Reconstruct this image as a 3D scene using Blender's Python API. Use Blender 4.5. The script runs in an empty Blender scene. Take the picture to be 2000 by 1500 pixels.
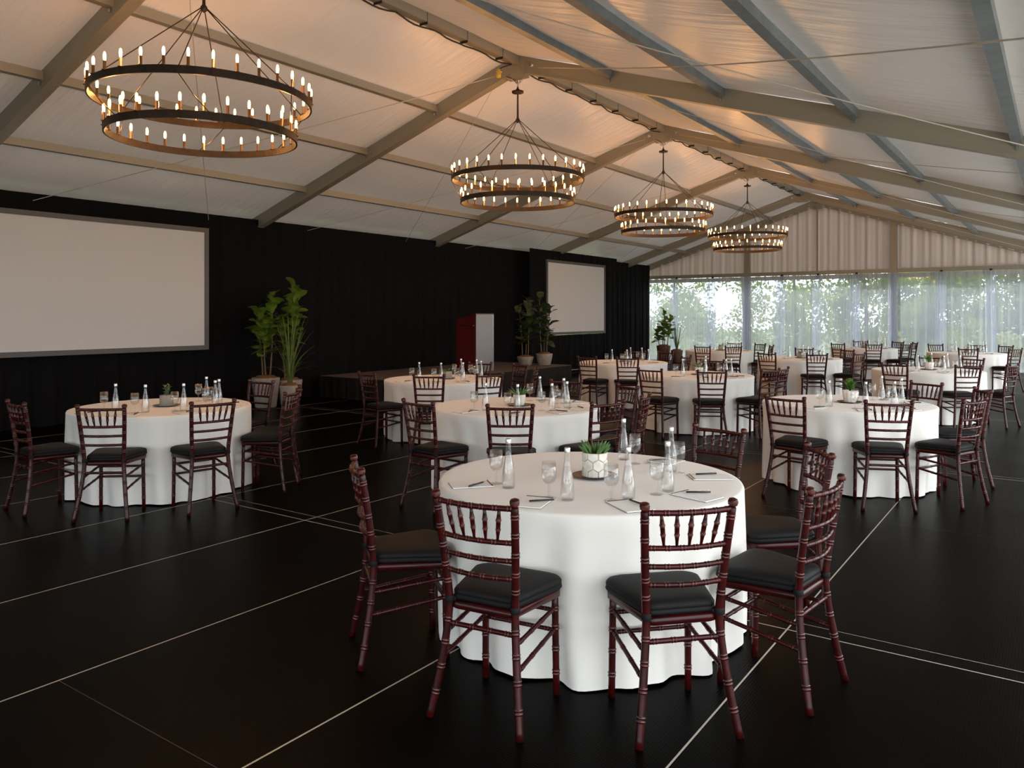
import bpy, math, random
from mathutils import Vector, Matrix
random.seed(7)
scn = bpy.context.scene
col = scn.collection
PI = math.pi

# ------------------------------------------------------------------ camera
FPX, HORIZON, EYE = 1529.0, 614.0, 1.63          # focal length in pixels of a 2000 wide frame
YAW = math.atan2(1072.0, 1529.0)
SN, CS = math.sin(YAW), math.cos(YAW)
cam_d = bpy.data.cameras.new('camera')
cam = bpy.data.objects.new('camera', cam_d); col.objects.link(cam)
cam_d.sensor_width = 36.0
cam_d.lens = 36.0 * FPX / 2000.0
cam_d.shift_y = -(750.0 - HORIZON) / 2000.0
cam_d.clip_start, cam_d.clip_end = 0.05, 200
cam.location = (0, 0, EYE)
cam.rotation_euler = (PI / 2, 0, YAW)
scn.camera = cam

# ------------------------------------------------------------------ world, sun, exposure
world = bpy.data.worlds.new('sky'); scn.world = world; world.use_nodes = True
bgn = world.node_tree.nodes['Background']
bgn.inputs[0].default_value = (0.93, 0.97, 1.0, 1)
bgn.inputs[1].default_value = 4.3
sun_d = bpy.data.lights.new('sun', 'SUN'); sun_d.energy = 6.0; sun_d.color = (1.0, 0.9, 0.74); sun_d.angle = 0.01
sun = bpy.data.objects.new('sun', sun_d); col.objects.link(sun)
sun.rotation_euler = Vector((0.35, -0.75, -0.75)).to_track_quat('-Z', 'Y').to_euler()
vs = scn.view_settings
vs.view_transform = 'Standard'; vs.look = 'None'; vs.exposure = 0.0; vs.gamma = 1.0; vs.use_curve_mapping = False

def at(u, v, z=0.0):
    """floor-plan point (world X, Y) of a photograph pixel that lies at height z"""
    d = FPX * (EYE - z) / (v - HORIZON); x = (u - 1000.0) / FPX * d
    return (-d * SN + x * CS, d * CS + x * SN)
def along_x(u, X):
    t = (u - 1000.0) / FPX; d = X / (-SN + t * CS); return d * (CS + t * SN)
def along_y(u, Y):
    t = (u - 1000.0) / FPX; d = Y / (CS + t * SN); return d * (-SN + t * CS)

# ------------------------------------------------------------------ materials
MATS = {}
def mat(name, color, rough=0.5, metal=0.0, spec=0.5, bump=None, vary=None, emit=None, coat=0.0, sheen=0.0, trans=0.0):
    m = bpy.data.materials.new(name); m.use_nodes = True
    nt = m.node_tree; b = nt.nodes['Principled BSDF']
    b.inputs['Base Color'].default_value = (*color, 1)
    b.inputs['Roughness'].default_value = rough
    b.inputs['Metallic'].default_value = metal
    b.inputs['Specular IOR Level'].default_value = spec
    if coat: b.inputs['Coat Weight'].default_value = coat; b.inputs['Coat Roughness'].default_value = 0.12
    if sheen: b.inputs['Sheen Weight'].default_value = sheen
    if emit:
        b.inputs['Emission Color'].default_value = (*emit[0], 1); b.inputs['Emission Strength'].default_value = emit[1]
    tc = None
    def coords(scale):
        nonlocal tc
        if tc is None: tc = nt.nodes.new('ShaderNodeTexCoord')
        mp = nt.nodes.new('ShaderNodeMapping'); mp.inputs['Scale'].default_value = scale if isinstance(scale, tuple) else (scale,) * 3
        nt.links.new(tc.outputs['Object'], mp.inputs['Vector']); return mp.outputs['Vector']
    if bump:
        n = nt.nodes.new('ShaderNodeTexNoise'); n.inputs['Scale'].default_value = 1.0; n.inputs['Detail'].default_value = 3
        nt.links.new(coords(bump[0]), n.inputs['Vector'])
        bp = nt.nodes.new('ShaderNodeBump'); bp.inputs['Strength'].default_value = bump[1]; bp.inputs['Distance'].default_value = bump[2] if len(bump) > 2 else 0.01
        nt.links.new(n.outputs['Fac'], bp.inputs['Height']); nt.links.new(bp.outputs['Normal'], b.inputs['Normal'])
    if vary:                                         # (scale, second colour)
        n = nt.nodes.new('ShaderNodeTexNoise'); n.inputs['Scale'].default_value = 1.0; n.inputs['Detail'].default_value = 4
        nt.links.new(coords(vary[0]), n.inputs['Vector'])
        rp = nt.nodes.new('ShaderNodeValToRGB'); rp.color_ramp.elements[0].position = 0.35; rp.color_ramp.elements[1].position = 0.65
        rp.color_ramp.elements[0].color = (*color, 1); rp.color_ramp.elements[1].color = (*vary[1], 1)
        nt.links.new(n.outputs['Fac'], rp.inputs['Fac']); nt.links.new(rp.outputs['Color'], b.inputs['Base Color'])
    if trans:                                        # light that soaks through a fabric or leaf
        out = nt.nodes['Material Output']
        t = nt.nodes.new('ShaderNodeBsdfTranslucent'); mx = nt.nodes.new('ShaderNodeMixShader'); mx.inputs[0].default_value = trans
        if vary: nt.links.new(rp.outputs['Color'], t.inputs['Color'])
        else: t.inputs['Color'].default_value = (*color, 1)
        nt.links.new(b.outputs[0], mx.inputs[1]); nt.links.new(t.outputs[0], mx.inputs[2]); nt.links.new(mx.outputs[0], out.inputs[0])
    MATS[name] = m
    return m

mat('tablecloth', (0.80, 0.78, 0.735), 0.75, spec=0.2, bump=(220, 0.06, 0.002), sheen=0.2)
mat('mahogany', (0.044, 0.0028, 0.0028), 0.3, spec=0.25, bump=(60, 0.03, 0.002), vary=((9, 9, 30), (0.020, 0.0024, 0.0024)), coat=0.08)
mat('mahogany_worn', (0.13, 0.042, 0.028), 0.35, vary=(60, (0.06, 0.012, 0.010)))
mat('cushion', (0.0055, 0.0055, 0.006), 0.65, spec=0.2, bump=(300, 0.1, 0.002))
mat('drape', (0.0035, 0.0035, 0.004), 0.85, spec=0.12, bump=(120, 0.1, 0.003))
mat('skirt', (0.012, 0.010, 0.009), 0.7, spec=0.2)
mat('aluminium', (0.30, 0.275, 0.22), 0.42, metal=0.35, bump=(20, 0.03, 0.003))
mat('galvanised', (0.215, 0.24, 0.245), 0.42, metal=0.45, vary=(6, (0.17, 0.19, 0.195)))
mat('bronze', (0.045, 0.030, 0.020), 0.45, metal=0.6, vary=(25, (0.028, 0.02, 0.015)))
mat('candle_tube', (0.16, 0.09, 0.045), 0.4, metal=0.5)
mat('bulb', (1, 0.8, 0.5), 0.3, emit=((1.0, 0.60, 0.22), 9.0))
mat('rope', (0.50, 0.45, 0.38), 0.8)
mat('black_cable', (0.012, 0.012, 0.012), 0.6)
mat('yellow_plug', (0.6, 0.38, 0.03), 0.5)
mat('screen', (0.60, 0.585, 0.565), 0.9, spec=0.1)
mat('screen_frame', (0.085, 0.075, 0.07), 0.5)
mat('stage_top', (0.12, 0.085, 0.06), 0.75, vary=(4, (0.09, 0.065, 0.048)), bump=(80, 0.1, 0.003))
mat('lectern_wood', (0.085, 0.006, 0.005), 0.35, vary=((2, 2, 0.6), (0.055, 0.004, 0.004)))
mat('lectern_panel', (0.25, 0.24, 0.24), 0.38, metal=0.5)
mat('dark_slot', (0.006, 0.005, 0.005), 0.6)
mat('paper', (0.84, 0.84, 0.83), 0.7)
mat('pen_black', (0.015, 0.015, 0.017), 0.25)
mat('steel', (0.5, 0.5, 0.5), 0.25, metal=1.0)
mat('bottle_cap', (0.62, 0.62, 0.62), 0.25, metal=0.6)
mat('concrete', (0.33, 0.30, 0.255), 0.85, vary=(14, (0.26, 0.235, 0.20)), bump=(60, 0.2, 0.004))
mat('white_ceramic', (0.78, 0.75, 0.69), 0.5, vary=(30, (0.70, 0.66, 0.58)))
mat('grout', (0.36, 0.31, 0.24), 0.8)
mat('brown_plate', (0.05, 0.028, 0.02), 0.35, vary=(20, (0.03, 0.018, 0.014)))
mat('soil', (0.05, 0.035, 0.022), 0.95, bump=(80, 0.6, 0.01))
mat('moss', (0.24, 0.10, 0.04), 0.95, vary=(30, (0.13, 0.06, 0.02)), bump=(60, 0.8, 0.02))
mat('bark', (0.16, 0.10, 0.06), 0.85, bump=(40, 0.4, 0.01))
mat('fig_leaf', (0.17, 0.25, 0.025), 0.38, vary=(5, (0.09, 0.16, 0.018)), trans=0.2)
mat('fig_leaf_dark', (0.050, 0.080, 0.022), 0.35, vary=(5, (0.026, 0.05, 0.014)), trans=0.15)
mat('grass_leaf', (0.17, 0.23, 0.045), 0.5, vary=(8, (0.10, 0.16, 0.03)), trans=0.25)
mat('succulent', (0.085, 0.19, 0.045), 0.4, vary=(40, (0.05, 0.12, 0.03)))
mat('bright_leaf', (0.12, 0.30, 0.03), 0.45, vary=(40, (0.06, 0.18, 0.02)), trans=0.15)
mat('pale_leaf', (0.15, 0.24, 0.11), 0.5, vary=(40, (0.10, 0.18, 0.07)))
mat('terracotta_dark', (0.11, 0.055, 0.035), 0.7)
mat('roof_fabric', (0.66, 0.62, 0.58), 0.30, spec=0.5, bump=((0.9, 8.0, 2.0), 0.55, 0.05), trans=0.018)
mat('gable_fabric', (0.58, 0.51, 0.47), 0.7, spec=0.2, bump=(3, 0.05, 0.02), trans=0.04)
mat('wall_fabric', (0.7, 0.69, 0.67), 0.6, trans=0.12)
mat('hedge_leaf', (0.13, 0.22, 0.035), 0.5, vary=(1.6, (0.30, 0.36, 0.06)), trans=0.5)
mat('hedge_leaf_yellow', (0.55, 0.50, 0.07), 0.5, vary=(2.5, (0.25, 0.36, 0.05)), trans=0.5)
mat('hedge_bark', (0.10, 0.08, 0.06), 0.9)
mat('lawn', (0.06, 0.10, 0.025), 0.95, vary=(2, (0.10, 0.11, 0.05)))
mat('bounce_pale', (0.74, 0.71, 0.67), 0.85, vary=(3, (0.66, 0.63, 0.59)))  # pale tone for the added ground strip that bounces daylight
mat('seam_metal', (0.50, 0.46, 0.38), 0.45, metal=0.3)

def floor_material():
    m = bpy.data.materials.new('black_floor'); m.use_nodes = True; nt = m.node_tree; b = nt.nodes['Principled BSDF']
    tc = nt.nodes.new('ShaderNodeTexCoord')
    n = nt.nodes.new('ShaderNodeTexNoise'); n.inputs['Scale'].default_value = 1.1; n.inputs['Detail'].default_value = 6
    nt.links.new(tc.outputs['Object'], n.inputs['Vector'])
    rp = nt.nodes.new('ShaderNodeValToRGB'); rp.color_ramp.elements[0].position = .3; rp.color_ramp.elements[1].position = .75
    rp.color_ramp.elements[0].color = (0.0016, 0.0013, 0.0012, 1); rp.color_ramp.elements[1].color = (0.0034, 0.0024, 0.0018, 1)
    nt.links.new(n.outputs['Fac'], rp.inputs['Fac']); nt.links.new(rp.outputs['Color'], b.inputs['Base Color'])
    rr = nt.nodes.new('ShaderNodeMapRange'); rr.inputs['To Min'].default_value = 0.24; rr.inputs['To Max'].default_value = 0.40
    nt.links.new(n.outputs['Fac'], rr.inputs['Value']); nt.links.new(rr.outputs['Result'], b.inputs['Roughness'])
    b.inputs['Specular IOR Level'].default_value = 0.02
    # pressed grid of small studs
    w1 = nt.nodes.new('ShaderNodeTexWave'); w1.inputs['Scale'].default_value = 26; w1.bands_direction = 'X'
    w2 = nt.nodes.new('ShaderNodeTexWave'); w2.inputs['Scale'].default_value = 26; w2.bands_direction = 'Y'
    nt.links.new(tc.outputs['Object'], w1.inputs['Vector']); nt.links.new(tc.outputs['Object'], w2.inputs['Vector'])
    mu = nt.nodes.new('ShaderNodeMath'); mu.operation = 'MULTIPLY'
    nt.links.new(w1.outputs['Fac'], mu.inputs[0]); nt.links.new(w2.outputs['Fac'], mu.inputs[1])
    bp = nt.nodes.new('ShaderNodeBump'); bp.inputs['Strength'].default_value = 0.25; bp.inputs['Distance'].default_value = 0.002
    nt.links.new(mu.outputs[0], bp.inputs['Height']); nt.links.new(bp.outputs['Normal'], b.inputs['Normal'])
    MATS['black_floor'] = m
floor_material()

def thin_glass(name, tint, gloss=0.9, base=0.06, haze=0.0):
    m = bpy.data.materials.new(name); m.use_nodes = True; nt = m.node_tree
    out = nt.nodes['Material Output']; nt.nodes.remove(nt.nodes['Principled BSDF'])
    tr = nt.nodes.new('ShaderNodeBsdfTransparent'); tr.inputs[0].default_value = (*tint, 1)
    gl = nt.nodes.new('ShaderNodeBsdfGlossy'); gl.inputs['Roughness'].default_value = 0.03
    lw = nt.nodes.new('ShaderNodeLayerWeight'); lw.inputs['Blend'].default_value = 0.32
    mr = nt.nodes.new('ShaderNodeMapRange'); mr.inputs['To Min'].default_value = base; mr.inputs['To Max'].default_value = gloss
    nt.links.new(lw.outputs['Facing'], mr.inputs['Value'])
    mx = nt.nodes.new('ShaderNodeMixShader'); nt.links.new(mr.outputs[0], mx.inputs[0])
    nt.links.new(tr.outputs[0], mx.inputs[1]); nt.links.new(gl.outputs[0], mx.inputs[2]); nt.links.new(mx.outputs[0], out.inputs[0])
    MATS[name] = m
thin_glass('glass', (0.985, 0.99, 0.99), 0.5, 0.05)
thin_glass('clear_vinyl', (0.86, 0.88, 0.9), 0.3, 0.03)

def sheer_material():
    m = bpy.data.materials.new('sheer'); m.use_nodes = True; nt = m.node_tree
    out = nt.nodes['Material Output']; nt.nodes.remove(nt.nodes['Principled BSDF'])
    tr = nt.nodes.new('ShaderNodeBsdfTransparent'); tr.inputs[0].default_value = (0.95, 0.97, 1, 1)
    df = nt.nodes.new('ShaderNodeBsdfDiffuse'); df.inputs[0].default_value = (0.62, 0.66, 0.75, 1)
    tl = nt.nodes.new('ShaderNodeBsdfTranslucent'); tl.inputs[0].default_value = (0.62, 0.67, 0.80, 1)
    m1 = nt.nodes.new('ShaderNodeMixShader'); m1.inputs[0].default_value = 0.5
    nt.links.new(df.outputs[0], m1.inputs[1]); nt.links.new(tl.outputs[0], m1.inputs[2])
    lw = nt.nodes.new('ShaderNodeLayerWeight'); lw.inputs['Blend'].default_value = 0.5
    mr = nt.nodes.new('ShaderNodeMapRange'); mr.inputs['To Min'].default_value = 0.42; mr.inputs['To Max'].default_value = 1.0
    nt.links.new(lw.outputs['Facing'], mr.inputs['Value'])
    mx = nt.nodes.new('ShaderNodeMixShader'); nt.links.new(mr.outputs[0], mx.inputs[0])
    nt.links.new(tr.outputs[0], mx.inputs[1]); nt.links.new(m1.outputs[0], mx.inputs[2]); nt.links.new(mx.outputs[0], out.inputs[0])
    MATS['sheer'] = m
sheer_material()
MATS['bulb'].cycles.emission_sampling = 'NONE'

# ------------------------------------------------------------------ mesh helpers
class MB:
    def __init__(s): s.v = []; s.f = []; s.mi = []; s.sm = []
    def add(s, vs, fs, mi=0, smooth=False):
        o = len(s.v); s.v += [tuple(p) for p in vs]
        for f in fs: s.f.append(tuple(i + o for i in f)); s.mi.append(mi); s.sm.append(smooth)
    def box(s, x0, x1, y0, y1, z0, z1, mi=0):
        s.add([(x0,y0,z0),(x1,y0,z0),(x1,y1,z0),(x0,y1,z0),(x0,y0,z1),(x1,y0,z1),(x1,y1,z1),(x0,y1,z1)],
              [(0,3,2,1),(4,5,6,7),(0,1,5,4),(1,2,6,5),(2,3,7,6),(3,0,4,7)], mi)
    def beam(s, p, q, w, h, up=(0,0,1), mi=0):
        """box from p to q; the line runs along the middle of its TOP face"""
        p, q = Vector(p), Vector(q); d = (q - p).normalized(); side = d.cross(Vector(up)).normalized() * (w / 2); dn = side.cross(d).normalized()
        if dn.z > 0: dn = -dn
        dn = dn * h
        s.add([p-side,p+side,q+side,q-side,p-side+dn,p+side+dn,q+side+dn,q-side+dn],
              [(0,1,2,3),(7,6,5,4),(0,4,5,1),(1,5,6,2),(2,6,7,3),(3,7,4,0)], mi)
    def tube(s, pts, rad, n=8, mis=None, smooth=True, cap=True):
        pts = [Vector(p) for p in pts]; k = len(pts)
        if not isinstance(rad, (list, tuple)): rad = [rad] * k
        t0 = (pts[1] - pts[0]).normalized(); a = t0.orthogonal().normalized(); vs = []
        for i in range(k):
            t = (pts[min(i+1,k-1)] - pts[max(i-1,0)])
            t = t.normalized() if t.length > 1e-9 else t0
            a = (a - t * a.dot(t)); a = a.normalized() if a.length > 1e-6 else t.orthogonal().normalized(); b = t.cross(a)
            for j in range(n):
                an = 2 * PI * j / n; vs.append(pts[i] + (a * math.cos(an) + b * math.sin(an)) * rad[i])
        o = len(s.v); s.v += [tuple(p) for p in vs]
        for i in range(k - 1):
            for j in range(n):
                s.f.append((o+i*n+j, o+i*n+(j+1)%n, o+(i+1)*n+(j+1)%n, o+(i+1)*n+j)); s.mi.append(mis[i] if mis else 0); s.sm.append(smooth)
        if cap:
            s.f.append(tuple(o + j for j in reversed(range(n)))); s.mi.append(0); s.sm.append(False)
            s.f.append(tuple(o + (k-1)*n + j for j in range(n))); s.mi.append(0); s.sm.append(False)
    def lathe(s, prof, n=24, mi=0, smooth=True, c=(0,0,0), capb=False, capt=False):
        o = len(s.v); k = len(prof)
        for r, z in prof:
            for j in range(n):
                a = 2*PI*j/n; s.v.append((c[0]+r*math.cos(a), c[1]+r*math.sin(a), c[2]+z))
        for i in range(k-1):
            for j in range(n):
                s.f.append((o+i*n+j, o+i*n+(j+1)%n, o+(i+1)*n+(j+1)%n, o+(i+1)*n+j)); s.mi.append(mi); s.sm.append(smooth)
        if capb: s.f.append(tuple(o+j for j in reversed(range(n)))); s.mi.append(mi); s.sm.append(False)
        if capt: s.f.append(tuple(o+(k-1)*n+j for j in range(n))); s.mi.append(mi); s.sm.append(False)
    def grid(s, fn, nu, nv, mi=0, smooth=True):
        o = len(s.v)
        for i in range(nu+1):
            for j in range(nv+1): s.v.append(tuple(fn(i/nu, j/nv)))
        for i in range(nu):
            for j in range(nv):
                a = o+i*(nv+1)+j; s.f.append((a, a+nv+1, a+nv+2, a+1)); s.mi.append(mi); s.sm.append(smooth)
    def mesh(s, name, mats):
        me = bpy.data.meshes.new(name); me.from_pydata(s.v, [], s.f)
        for m in (mats if isinstance(mats, (list, tuple)) else [mats]): me.materials.append(MATS[m])
        me.polygons.foreach_set('material_index', s.mi); me.polygons.foreach_set('use_smooth', s.sm); me.update()
        return me
    def build(s, name, mats, parent=None, loc=None, rz=0.0):
        return put(name, s.mesh(name, mats), parent, loc, rz)

def put(name, me, parent=None, loc=None, rz=0.0):
    o = bpy.data.objects.new(name, me); col.objects.link(o)
    if loc is not None: o.location = loc
    if rz: o.rotation_euler = (0, 0, rz)
    if parent: o.parent = parent
    return o
def tag(o, label=None, cat=None, group=None, kind=None):
    if label: o['label'] = label
    if cat: o['category'] = cat
    if group: o['group'] = group
    if kind: o['kind'] = kind
    return o
def thing(name, label, cat, loc=(0,0,0), rz=0.0, group=None):
    o = bpy.data.objects.new(name, None); col.objects.link(o); o.location = loc; o.rotation_euler = (0,0,rz)
    o.empty_display_size = 0.1
    return tag(o, label, cat, group)
def struct(name, label, cat, me=None):
    o = bpy.data.objects.new(name, me); col.objects.link(o)
    return tag(o, label, cat, None, 'structure')
def copy_tree(o, parent=None):
    c = o.copy(); col.objects.link(c); c.parent = parent
    for ch in KIDS[o.name]: 
        d = ch.copy(); col.objects.link(d); d.parent = c
        for g in KIDS.get(ch.name, ()):
            e = g.copy(); col.objects.link(e); e.parent = d
    return c
KIDS = {}
def remember(root):
    KIDS[root.name] = [o for o in col.objects if o.parent == root]
    for k in KIDS[root.name]: KIDS[k.name] = [o for o in col.objects if o.parent == k]

# ================================================================== THE SETTING
RX, RZ, SLOPE, HALF = -6.35, 5.32, 0.32, 7.5           # ridge line, ridge height, roof pitch, half span
FRAMES = [-5.8, -0.8, 4.2, 9.2, 14.2, 19.2, 24.2, 26.1]
YEND, YNEAR = 26.1, -5.8
EL, ER = RX - HALF, RX + HALF
def roof(x): return RZ - SLOPE * abs(x - RX)

# ---- floor: cassettes 1.25 m wide between light joint strips
floor = struct('floor', 'black textured event floor laid in long panels with pale joints', 'floor')
b = MB(); b.box(EL-0.2, ER+0.2, YNEAR-0.2, YEND+0.3, -0.12, -0.03); b.build('floor_base', 'black_cable', floor)
xs = [-1.16 + 1.247 * k for k in range(-11, 3)]
xs = [x for x in xs if EL < x < ER]
xs = [EL] + xs + [ER]
pc = {}
def panel(x0, x1, y0, y1):
    key = (round(x1-x0, 3), round(y1-y0, 3))
    if key not in pc:
        m = MB(); w, l = x1-x0, y1-y0; m.box(0.004, w-0.004, 0.0012, l-0.0012, -0.03, 0.0); pc[key] = m.mesh('floor_panel', 'black_floor')
    return put('floor_panel', pc[key], floor, (x0, y0, 0))
rows = []
for i in range(len(FRAMES)-1):
    a, c = FRAMES[i]+0.055, FRAMES[i+1]-0.065
    rows.append((a, c)); rows.append((c, FRAMES[i+1]+0.055))
for y0, y1 in rows:
    for i in range(len(xs)-1):
        if y1-y0 > 3 and xs[i] > -3.8: panel(xs[i], xs[i+1], y0, (y0+y1)/2); panel(xs[i], xs[i+1], (y0+y1)/2, y1)
        else: panel(xs[i], xs[i+1], y0, y1)
for x in xs[1:-1]:
    m = MB(); m.box(-0.004, 0.004, YNEAR, YEND, -0.03, 0.0006); m.build('joint_strip', 'seam_metal', floor, (x, 0, 0))
for y in FRAMES[1:]:
    m = MB(); m.box(EL, ER, -0.0035, 0.0035, -0.03, 0.0006); m.build('joint_strip', 'seam_metal', floor, (0, y-0.067, 0))
    m = MB(); m.box(EL, ER, -0.0014, 0.0014, -0.03, 0.0004); m.build('joint_strip', 'seam_metal', floor, (0, y+0.056, 0))
for i in range(len(FRAMES)-2):
    y = (FRAMES[i]+0.055+FRAMES[i+1]-0.065)/2
    m = MB(); m.box(-3.65, ER, -0.001, 0.001, -0.03, 0.0003); m.build('joint_strip', 'screen_frame', floor, (0, y, 0))

# ---- roof
ceiling = struct('ceiling', 'cream tent roof of stretched fabric on metal frames', 'ceiling')
def roof_panel(y0, y1, side):
    m = MB()
    def fn(u, v):
        d = HALF * u; x = RX + side*d; y = y0 + (y1-y0)*v
        sag = 0.055 * abs(math.sin(PI * d / 1.5)) * math.sin(PI * v) + 0.012*math.sin(5*PI*v+d*2)
        return (x, y, roof(x) - sag*0.6)
    m.grid(fn, 40, 12)
    return m.build('roof_panel', 'roof_fabric', ceiling)
for i in range(len(FRAMES)-1):
    for s in (-1, 1): roof_panel(FRAMES[i], FRAMES[i+1], s)
for y in FRAMES:
    for s in (-1, 1):
        m = MB(); m.beam((RX, y, RZ+0.0), (RX+s*HALF, y, roof(RX+s*HALF)), 0.10, 0.21)
        r = m.build('rafter', 'aluminium', ceiling)
        m = MB(); m.beam((RX+s*0.1, y, RZ-0.245), (RX+s*HALF, y, roof(RX+s*HALF)-0.213), 0.13, 0.02); m.build('rafter_flange', 'aluminium', r)
        m = MB(); m.box(-0.07, 0.07, -0.10, 0.10, 0, roof(EL)-0.02); m.build('tent_leg', 'aluminium', ceiling, (RX+s*(HALF-0.07), y, 0))
    m = MB(); m.box(-0.16, 0.16, -0.056, 0.056, -0.33, -0.02); m.build('ridge_plate', 'aluminium', ceiling, (RX, y, RZ))
    for s in (-1, 1):
        m = MB(); m.tube([(0,-0.085,0),(0,0.085,0)], 0.03, 10); m.build('ridge_bolt', 'steel', ceiling, (RX+s*0.27, y, RZ-0.19))
for i in range(len(FRAMES)-1):
    y0, y1 = FRAMES[i]+0.05, FRAMES[i+1]-0.05
    m = MB(); m.box(-0.06, 0.06, 0, y1-y0, -0.12, 0); m.build('ridge_beam', 'aluminium', ceiling, (RX, y0, RZ-0.02))
    for s in (-1, 1):
        for k in range(1, 6):
            x = RX + s*min(1.5*k, HALF-0.05)
            m = MB(); m.box(-0.045, 0.045, 0, y1-y0, -0.10, 0)
            o = m.build('purlin', 'aluminium' if s < 0 else 'galvanised', ceiling, (x, y0, roof(x)-0.012))
            for yy in (0.012, y1-y0-0.012):
                m = MB(); m.box(-0.012, 0.012, -0.012, 0.012, -0.15, -0.08); m.build('purlin_bracket', 'steel', o, (0, yy, 0))
    # crossed wire ropes under each roof bay
    for s in (-1, 1):
        for a, c in ((FRAMES[i], FRAMES[i+1]), (FRAMES[i+1], FRAMES[i])):
            if y1 - y0 < 3: continue
            p = Vector((RX+s*0.3, a, RZ-0.22)); q = Vector((RX+s*(HALF-0.2), c, roof(RX+s*(HALF-0.2))-0.20))
            pts = [p.lerp(q, t/14) + Vector((0,0,-(0.02 if s < 0 else 0.10)*math.sin(PI*t/14))) for t in range(15)]
            m = MB(); m.tube(pts, 0.006 if i < 3 else 0.004, 6); m.build('brace_cable', 'rope', ceiling)

# ---- far gable wall
wf = struct('wall_far', 'gable end of the tent: pleated fabric above sheer curtained windows', 'wall')
ZB = 2.95
PX = [EL+0.1, along_y(1462, YEND), along_y(1747, YEND), ER-0.1]
def pleat(x, seed, k=1.0):
    return (math.sin(x*17*k+seed) + 0.6*math.sin(x*29.3*k+seed*2.1) + 0.5*math.sin(x*7.1*k+seed*0.7)) / 2.1
for i, (x0, x1) in enumerate([(PX[0], PX[1]), (PX[1], RX), (RX, PX[2]), (PX[2], PX[3])]):
    m = MB()
    def fn(u, v):
        x = x0 + (x1-x0)*u; top = roof(x) - 0.2
        return (x, YEND - 0.04 - 0.034*pleat(x, i*3.0, 1.35) , ZB + 0.02 + max(top-ZB, 0.02)*v)
    m.grid(fn, 240, 6); m.build('gable_panel', 'gable_fabric', wf)
m = MB(); m.box(EL, ER, -0.05, 0.05, -0.06, 0.06); m.build('cross_beam', 'aluminium', wf, (0, YEND-0.09, ZB))
m = MB(); m.box(EL, ER, -0.02, 0.02, -0.13, -0.0); m.build('window_head', 'gable_fabric', wf, (0, YEND-0.03, ZB-0.07))
for x in PX[1:3]:
    m = MB(); m.box(-0.09, 0.09, -0.09, 0.09, 0, roof(x)-0.2); m.build('gable_post', 'aluminium', wf, (x, YEND-0.1, 0))
m = MB(); m.box(-0.025, 0.025, -0.025, 0.025, ZB+0.05, RZ-0.25); m.build('gable_post', 'aluminium', wf, (RX, YEND-0.1, 0))
SH = [along_y(u, YEND) for u in (1283, 1325, 1395, 1462, 1530, 1600, 1675, 1747, 1840, 1936, 2040)]
for n, (x0, x1) in enumerate(zip(PX[:-1], PX[1:])):
    w = struct('window_%d' % (n+1), 'clear vinyl tent window behind sheer curtains', 'window')
    m = MB(); m.box(x0+0.09, x1-0.09, YEND+0.03, YEND+0.034, 0.02, ZB-0.06); m.build('pane', 'clear_vinyl', w)
    m = MB(); m.box(x0+0.09, x1-0.09, YEND+0.01, YEND+0.05, 0.0, 0.06); m.build('window_sill', 'wall_fabric', w)
for x in SH[1:-1]:
    if min(abs(x-PX[1]), abs(x-PX[2])) < 0.2: continue
    m = MB(); m.box(-0.035, 0.035, -0.02, 0.02, -0.16, 0.02); m.build('curtain_hook', 'bronze', wf, (x, YEND-0.15, ZB-0.04))
# ---- side walls (left is behind the drapes; the right side of the tent stands open)
wl = struct('wall_left', 'plain pale tent side wall behind the black drapes', 'wall')
m = MB(); m.box(EL-0.02, EL, YNEAR, YEND, 0, 0.5); m.build('wall_panel', 'wall_fabric', wl)
m = MB(); m.box(EL-0.02, EL-0.015, YNEAR, YEND, 0.5, roof(EL)-0.1); m.build('wall_window', 'clear_vinyl', wl)
wn = struct('wall_near', 'gable wall with clear windows behind the camera', 'wall')
m = MB(); m.add([(EL, YNEAR, 2.85), (ER, YNEAR, 2.85), (ER, YNEAR, roof(ER)), (RX, YNEAR, RZ), (EL, YNEAR, roof(EL))], [(0,1,2,3,4)]); m.build('wall_panel', 'wall_fabric', wn)
m = MB(); m.box(EL, ER, YNEAR-0.004, YNEAR, 0.0, 2.85); m.build('wall_window', 'clear_vinyl', wn)
# ---- ground outside
m = MB(); m.box(-60, 50, -45, 80, -0.3, -0.13)
struct('ground', 'lawn around the tent', 'ground', m.mesh('ground', 'lawn'))

m = MB(); m.box(ER+0.22, ER+14, -14, 34, -0.13, -0.06)  # unseen reflector, added to throw daylight up onto the right ceiling
struct('bounce_strip', 'added pale ground strip bouncing daylight into the open tent side', 'bounce_strip', m.mesh('bounce_strip', 'bounce_pale'))
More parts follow.
